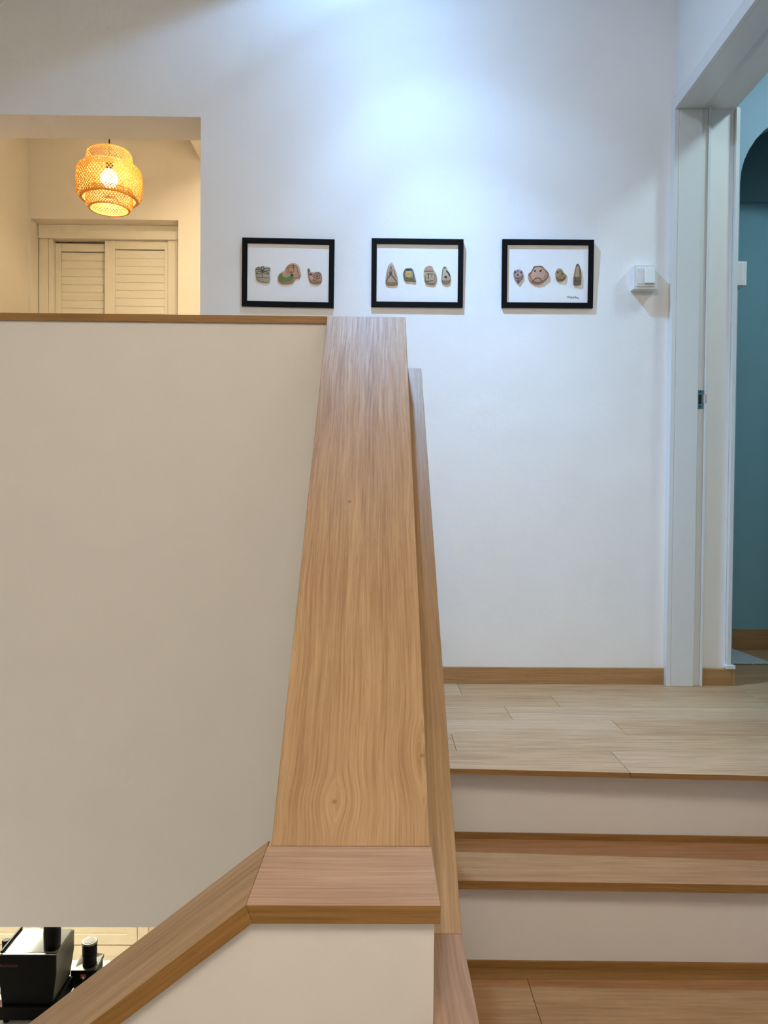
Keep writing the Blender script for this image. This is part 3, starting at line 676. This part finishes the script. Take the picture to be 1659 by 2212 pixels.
# bath mat with ribs
m, nt, b = new_mat('grey_mat')
tc = nt.nodes.new('ShaderNodeTexCoord'); w = nt.nodes.new('ShaderNodeTexWave'); w.inputs['Scale'].default_value = 28.0; w.inputs['Distortion'].default_value = 0.6
nt.links.new(tc.outputs['Object'], w.inputs['Vector'])
nt.links.new(mix_col(nt, w.outputs['Fac'], (0.42, 0.48, 0.50, 1), (0.58, 0.64, 0.65, 1)), b.inputs['Base Color']); b.inputs['Roughness'].default_value = 0.9
bump(nt, b, w.outputs['Fac'], 0.6, 0.004)
mat_o = MB().prism([(1.31, 3.10, 0.0), (1.62, 3.105, 0.0), (1.592, 3.425, 0.0), (1.31, 3.42, 0.0)], (0, 0, 0.010)).build('floor_mat', m, bevel=0.003)
tag(mat_o, 'pale grey ribbed mat on the floor beyond the doorway', 'mat')

# ------------------------------------------------------------------ kitchen below
GF = -2.75
m_tile = plain('kitchen_floor_tile', (0.62, 0.56, 0.46, 1), 0.4)
tag(MB().box(XL - 0.15, 1.3, -1.65, 6.2, GF - 0.1, GF).build('floor_kitchen', m_tile), 'pale kitchen floor on the storey below', 'floor', kind='structure')
tag(MB().box(XL - 0.15, 1.3, 6.1, 6.2, GF, -0.40).build('wall_back_kitchen', M['cream']), 'cream kitchen wall behind the drawers', 'wall', kind='structure')
tag(MB().box(XL - 0.15, XL, 2.77, 6.1, GF, -0.40).build('wall_left_kitchen', M['cream']), 'cream kitchen wall on the left', 'wall', kind='structure')
tag(MB().box(1.2, 1.3, -1.5, 6.1, GF, -0.62).build('wall_right_kitchen', M['cream']), 'cream kitchen wall on the right', 'wall', kind='structure')
tag(MB().box(XL, 1.2, 2.95, 6.1, -0.42, -0.401).build('ceiling_kitchen', M['wall']), 'white kitchen ceiling', 'ceiling', kind='structure')
M['worktop'] = plain('pale_stone_worktop', (0.66, 0.66, 0.58, 1), 0.3, vary=0.05, scale=25.0)
M['cabinet'] = plain('ivory_cabinet_paint', (0.80, 0.74, 0.60, 1), 0.4, vary=0.02)
wt = MB().box(-2.6, -0.6, 3.46, 4.13, -1.88, -1.85).build('worktop', M['worktop'], bevel=0.002)
tag(wt, 'pale stone worktop carrying the black coffee machine', 'worktop')
isl = thing('kitchen_island', 'ivory kitchen island unit under the pale worktop', 'kitchen island', (-1.6, 3.8, GF))
MB().box(-2.57, -0.63, 3.50, 4.10, GF + 0.10, -1.8805).build('body', M['cabinet'], isl)
MB().box(-2.55, -0.65, 3.55, 4.05, GF, GF + 0.0995).build('plinth', M['cabinet'], isl)
cb = thing('kitchen_cabinet', 'ivory shaker drawer cabinet standing behind the coffee machine', 'cabinet', (-1.9, 5.5, GF))
MB().box(-2.90, -1.0, 5.222, 5.80, GF + 0.10, -1.89).build('body', M['cabinet'], cb)
MB().box(-2.88, -1.02, 5.26, 5.78, GF, GF + 0.0995).build('plinth', M['cabinet'], cb)
MB().box(-2.92, -0.98, 5.20, 5.82, -1.8895, -1.855).build('counter_top', M['worktop'], cb)
def drawer(x0, x1, z0, z1):
    y = 5.20; R = 0.070
    d = MB().box(x0 + R - 0.002, x1 - R + 0.002, y + 0.012, y + 0.0205, z0 + R - 0.002, z1 - R + 0.002).build('drawer', M['cabinet'], cb)
    for q in ((x0, x1, z1 - R, z1), (x0, x1, z0, z0 + R), (x0, x0 + R, z0 + R, z1 - R), (x1 - R, x1, z0 + R, z1 - R)):
        MB().box(q[0], q[1], y, y + 0.021, q[2], q[3]).build('drawer_frame', M['cabinet'], d, bevel=0.0015)
for x0, x1 in ((-2.895, -2.252), (-2.248, -1.602), (-1.598, -1.004)):
    for z0, z1 in ((-2.12, -1.895), (-2.396, -2.124), (-2.645, -2.402)):
        drawer(x0, x1, z0, z1)

# coffee machine: a tapering section extruded in depth
M['cm_black'] = plain('black_machine_enamel', (0.003, 0.003, 0.003, 1), 0.5, spec=0.15)
M['cm_side'] = plain('satin_steel_panel', (0.20, 0.20, 0.17, 1), 0.38, 0.6)
M['cm_tray'] = plain('polished_steel_tray', (0.20, 0.21, 0.17, 1), 0.06, 0.0)
MY = 3.652; XM = -1.645; ZC = -1.85
cm = thing('coffee_machine', 'black tapering coffee machine with steel sides on the kitchen worktop', 'coffee machine', (XM, MY + 0.15, ZC))
def sec(y, g=0.0):
    return [(XM - 0.118 + g, y, ZC + 0.082), (XM + 0.114 - g, y, ZC + 0.082), (XM + 0.134 - g, y, ZC + 0.222), (XM + 0.134 - g, y, ZC + 0.318), (XM - 0.134 + g, y, ZC + 0.318), (XM - 0.134 + g, y, ZC + 0.222)]
MB().prism(sec(MY + 0.004), (0, 0.218, 0)).build('steel_body', M['cm_side'], cm, bevel=0.002)
MB().prism(sec(MY - 0.008, -0.002), (0, 0.0115, 0)).build('front_panel', M['cm_black'], cm, bevel=0.002)
MB().box(XM - 0.126, XM + 0.134, MY - 0.03, MY + 0.215, ZC + 0.018, ZC + 0.0815).build('drip_tray', M['cm_black'], cm, bevel=0.006)
for x in (XM - 0.10, XM + 0.105):
    for y in (MY - 0.005, MY + 0.19):
        MB().lathe([(0.014, ZC), (0.014, ZC + 0.010), (0.010, ZC + 0.0179)], (x, y, 0), 14).build('foot', M['cm_black'], cm, smooth=True)
MB().box(XM - 0.129, XM + 0.129, MY + 0.012, MY + 0.215, ZC + 0.3183, ZC + 0.3215).build('cup_tray', M['cm_tray'], cm, bevel=0.001)
MB().box(XM - 0.134, XM - 0.124, MY + 0.004, MY + 0.220, ZC + 0.3218, ZC + 0.334).build('cup_rail', M['cm_black'], cm, bevel=0.002)
MB().box(XM - 0.123, XM + 0.134, MY - 0.004, MY + 0.003, ZC + 0.3185, ZC + 0.3235).build('front_edge', M['steel'], cm)
mb = MB()
xs = XM - 0.128
for i in range(9):                                # faint dark red maker's lettering
    mb.box(xs + i * 0.0095, xs + i * 0.0095 + 0.0065, MY - 0.0088, MY - 0.0080, ZC + 0.263, ZC + 0.263 + (0.010 if i % 3 else 0.014))
tag(mb.build('lettering', plain('dark_red_print', (0.07, 0.012, 0.014, 1), 0.5), cm), 'faint dark red lettering', kind='stuff')
# tumbler standing on the machine, and one behind it
def tumbler(label, x, y, z, r, h):
    t = thing('tumbler', label, 'tumbler', (x, y, z))
    MB().lathe([(r * 0.86, z), (r * 0.95, z + 0.004), (r, z + h * 0.45), (r * 0.93, z + h * 0.92)], (x, y, 0), 28).build('tumbler_body', M['cm_black'], t, smooth=True)
    MB().lathe([(r * 0.95, z + h * 0.921), (r * 0.95, z + h * 0.98), (r * 0.8, z + h)], (x, y, 0), 28).build('lid', M['cm_black'], t, smooth=True)
tumbler('black tumbler standing on top of the coffee machine', -1.552, MY + 0.055, ZC + 0.3216, 0.040, 0.17)
tumbler('small black canister on the worktop at the left behind the coffee machine', -1.905, 3.98, ZC, 0.022, 0.20)

# grinder
GX, GY = -1.467, 3.88
gr = thing('coffee_grinder', 'small black coffee grinder with a red shield badge beside the coffee machine', 'coffee grinder', (GX, GY + 0.05, ZC))
MB().prism([(GX - 0.062, GY, ZC + 0.008), (GX + 0.062, GY, ZC + 0.008), (GX + 0.0655, GY, ZC + 0.098), (GX - 0.0655, GY, ZC + 0.098)], (0, 0.10, 0)).build('grinder_body', M['cm_black'], gr, bevel=0.004)
MB().hexa([(GX - 0.0655, GY + 0.001, ZC + 0.0985), (GX + 0.0655, GY + 0.001, ZC + 0.0985), (GX + 0.0655, GY + 0.115, ZC + 0.0985), (GX - 0.0655, GY + 0.115, ZC + 0.0985),
           (GX - 0.046, GY + 0.03, ZC + 0.102), (GX + 0.062, GY + 0.03, ZC + 0.102), (GX + 0.066, GY + 0.115, ZC + 0.118), (GX - 0.030, GY + 0.115, ZC + 0.132)]).build('grinder_shoulder', M['cm_side'], gr, bevel=0.003)
cyl = [(0.034, ZC + 0.100), (0.034, ZC + 0.150)]
for i in range(4): cyl += [(0.0365, ZC + 0.152 + i * 0.016), (0.0365, ZC + 0.163 + i * 0.016), (0.0345, ZC + 0.164 + i * 0.016), (0.0345, ZC + 0.167 + i * 0.016)]
MB().lathe(cyl, (GX + 0.014, GY + 0.048, 0), 32).build('bean_hopper', M['cm_black'], gr, smooth=True)
MB().lathe([(0.0395, ZC + 0.2165), (0.0405, ZC + 0.222), (0.038, ZC + 0.2255), (0.03, ZC + 0.2255)], (GX + 0.014, GY + 0.048, 0), 32).build('hopper_lid', M['cm_side'], gr, smooth=True)
MB().lathe([(0.028, ZC + 0.2257), (0.028, ZC + 0.2268)], (GX + 0.014, GY + 0.048, 0), 32).build('lid_disc', plain('pale_lid_disc', (0.26, 0.26, 0.21, 1), 0.5), gr, smooth=True)
bz = ZC + 0.068
bd = MB().prism([(GX - 0.014, GY - 0.0004, bz + 0.012), (GX + 0.014, GY - 0.0004, bz + 0.012), (GX + 0.013, GY - 0.0004, bz - 0.004), (GX, GY - 0.0004, bz - 0.017), (GX - 0.013, GY - 0.0004, bz - 0.004)], (0, -0.0012, 0)).build('shield_badge', plain('badge_red', (0.42, 0.07, 0.05, 1), 0.4), gr)
MB().prism([(GX - 0.004, GY - 0.0017, bz + 0.001), (GX + 0.004, GY - 0.0017, bz + 0.001), (GX + 0.005, GY - 0.0017, bz - 0.007), (GX, GY - 0.0017, bz - 0.012), (GX - 0.005, GY - 0.0017, bz - 0.007)], (0, -0.0006, 0)).build('badge_mark', M['plastic'], bd)
MB().box(GX - 0.0665, GX - 0.0657, GY + 0.004, GY + 0.014, ZC + 0.066, ZC + 0.086).build('indicator', plain('pale_green_indicator', (0.35, 0.62, 0.45, 1), 0.4), gr)
cd = MB().tube([(-1.5005, 3.8765, ZC + 0.030), (-1.5000, 3.85, ZC + 0.014), (-1.4975, 3.80, ZC + 0.0055), (-1.4965, 3.72, ZC + 0.0052), (-1.4985, 3.62, ZC + 0.0052)], 0.005, 8).build('power_cord', M['cm_black'], smooth=True)
tag(cd, 'black power cord running from the coffee grinder past the coffee machine', 'cord')
# glass jar with red contents
m, nt, b = new_mat('clear_jar_glass')
tc = nt.nodes.new('ShaderNodeTexCoord'); n = noise(nt, tc.outputs['Object'], 10, 1)
nt.links.new(map_range(nt, n, 0, 1, 0.02, 0.06), b.inputs['Roughness'])
b.inputs['Transmission Weight'].default_value = 1.0; b.inputs['IOR'].default_value = 1.1
jr = thing('glass_jar', 'small glass jar with red contents left of the coffee machine', 'jar', (-1.815, 3.735, ZC))
MB().lathe([(0.030, ZC), (0.034, ZC + 0.004), (0.034, ZC + 0.07), (0.027, ZC + 0.088)], (-1.815, 3.735, 0), 28).build('jar_glass', m, jr, smooth=True)
MB().lathe([(0.031, ZC + 0.003), (0.031, ZC + 0.030)], (-1.815, 3.735, 0), 24).build('red_contents', plain('red_fruit', (0.55, 0.06, 0.04, 1), 0.5), jr, smooth=True)
MB().lathe([(0.029, ZC + 0.0885), (0.029, ZC + 0.102), (0.024, ZC + 0.105)], (-1.815, 3.735, 0), 28).build('jar_lid', M['plastic'], jr, smooth=True)
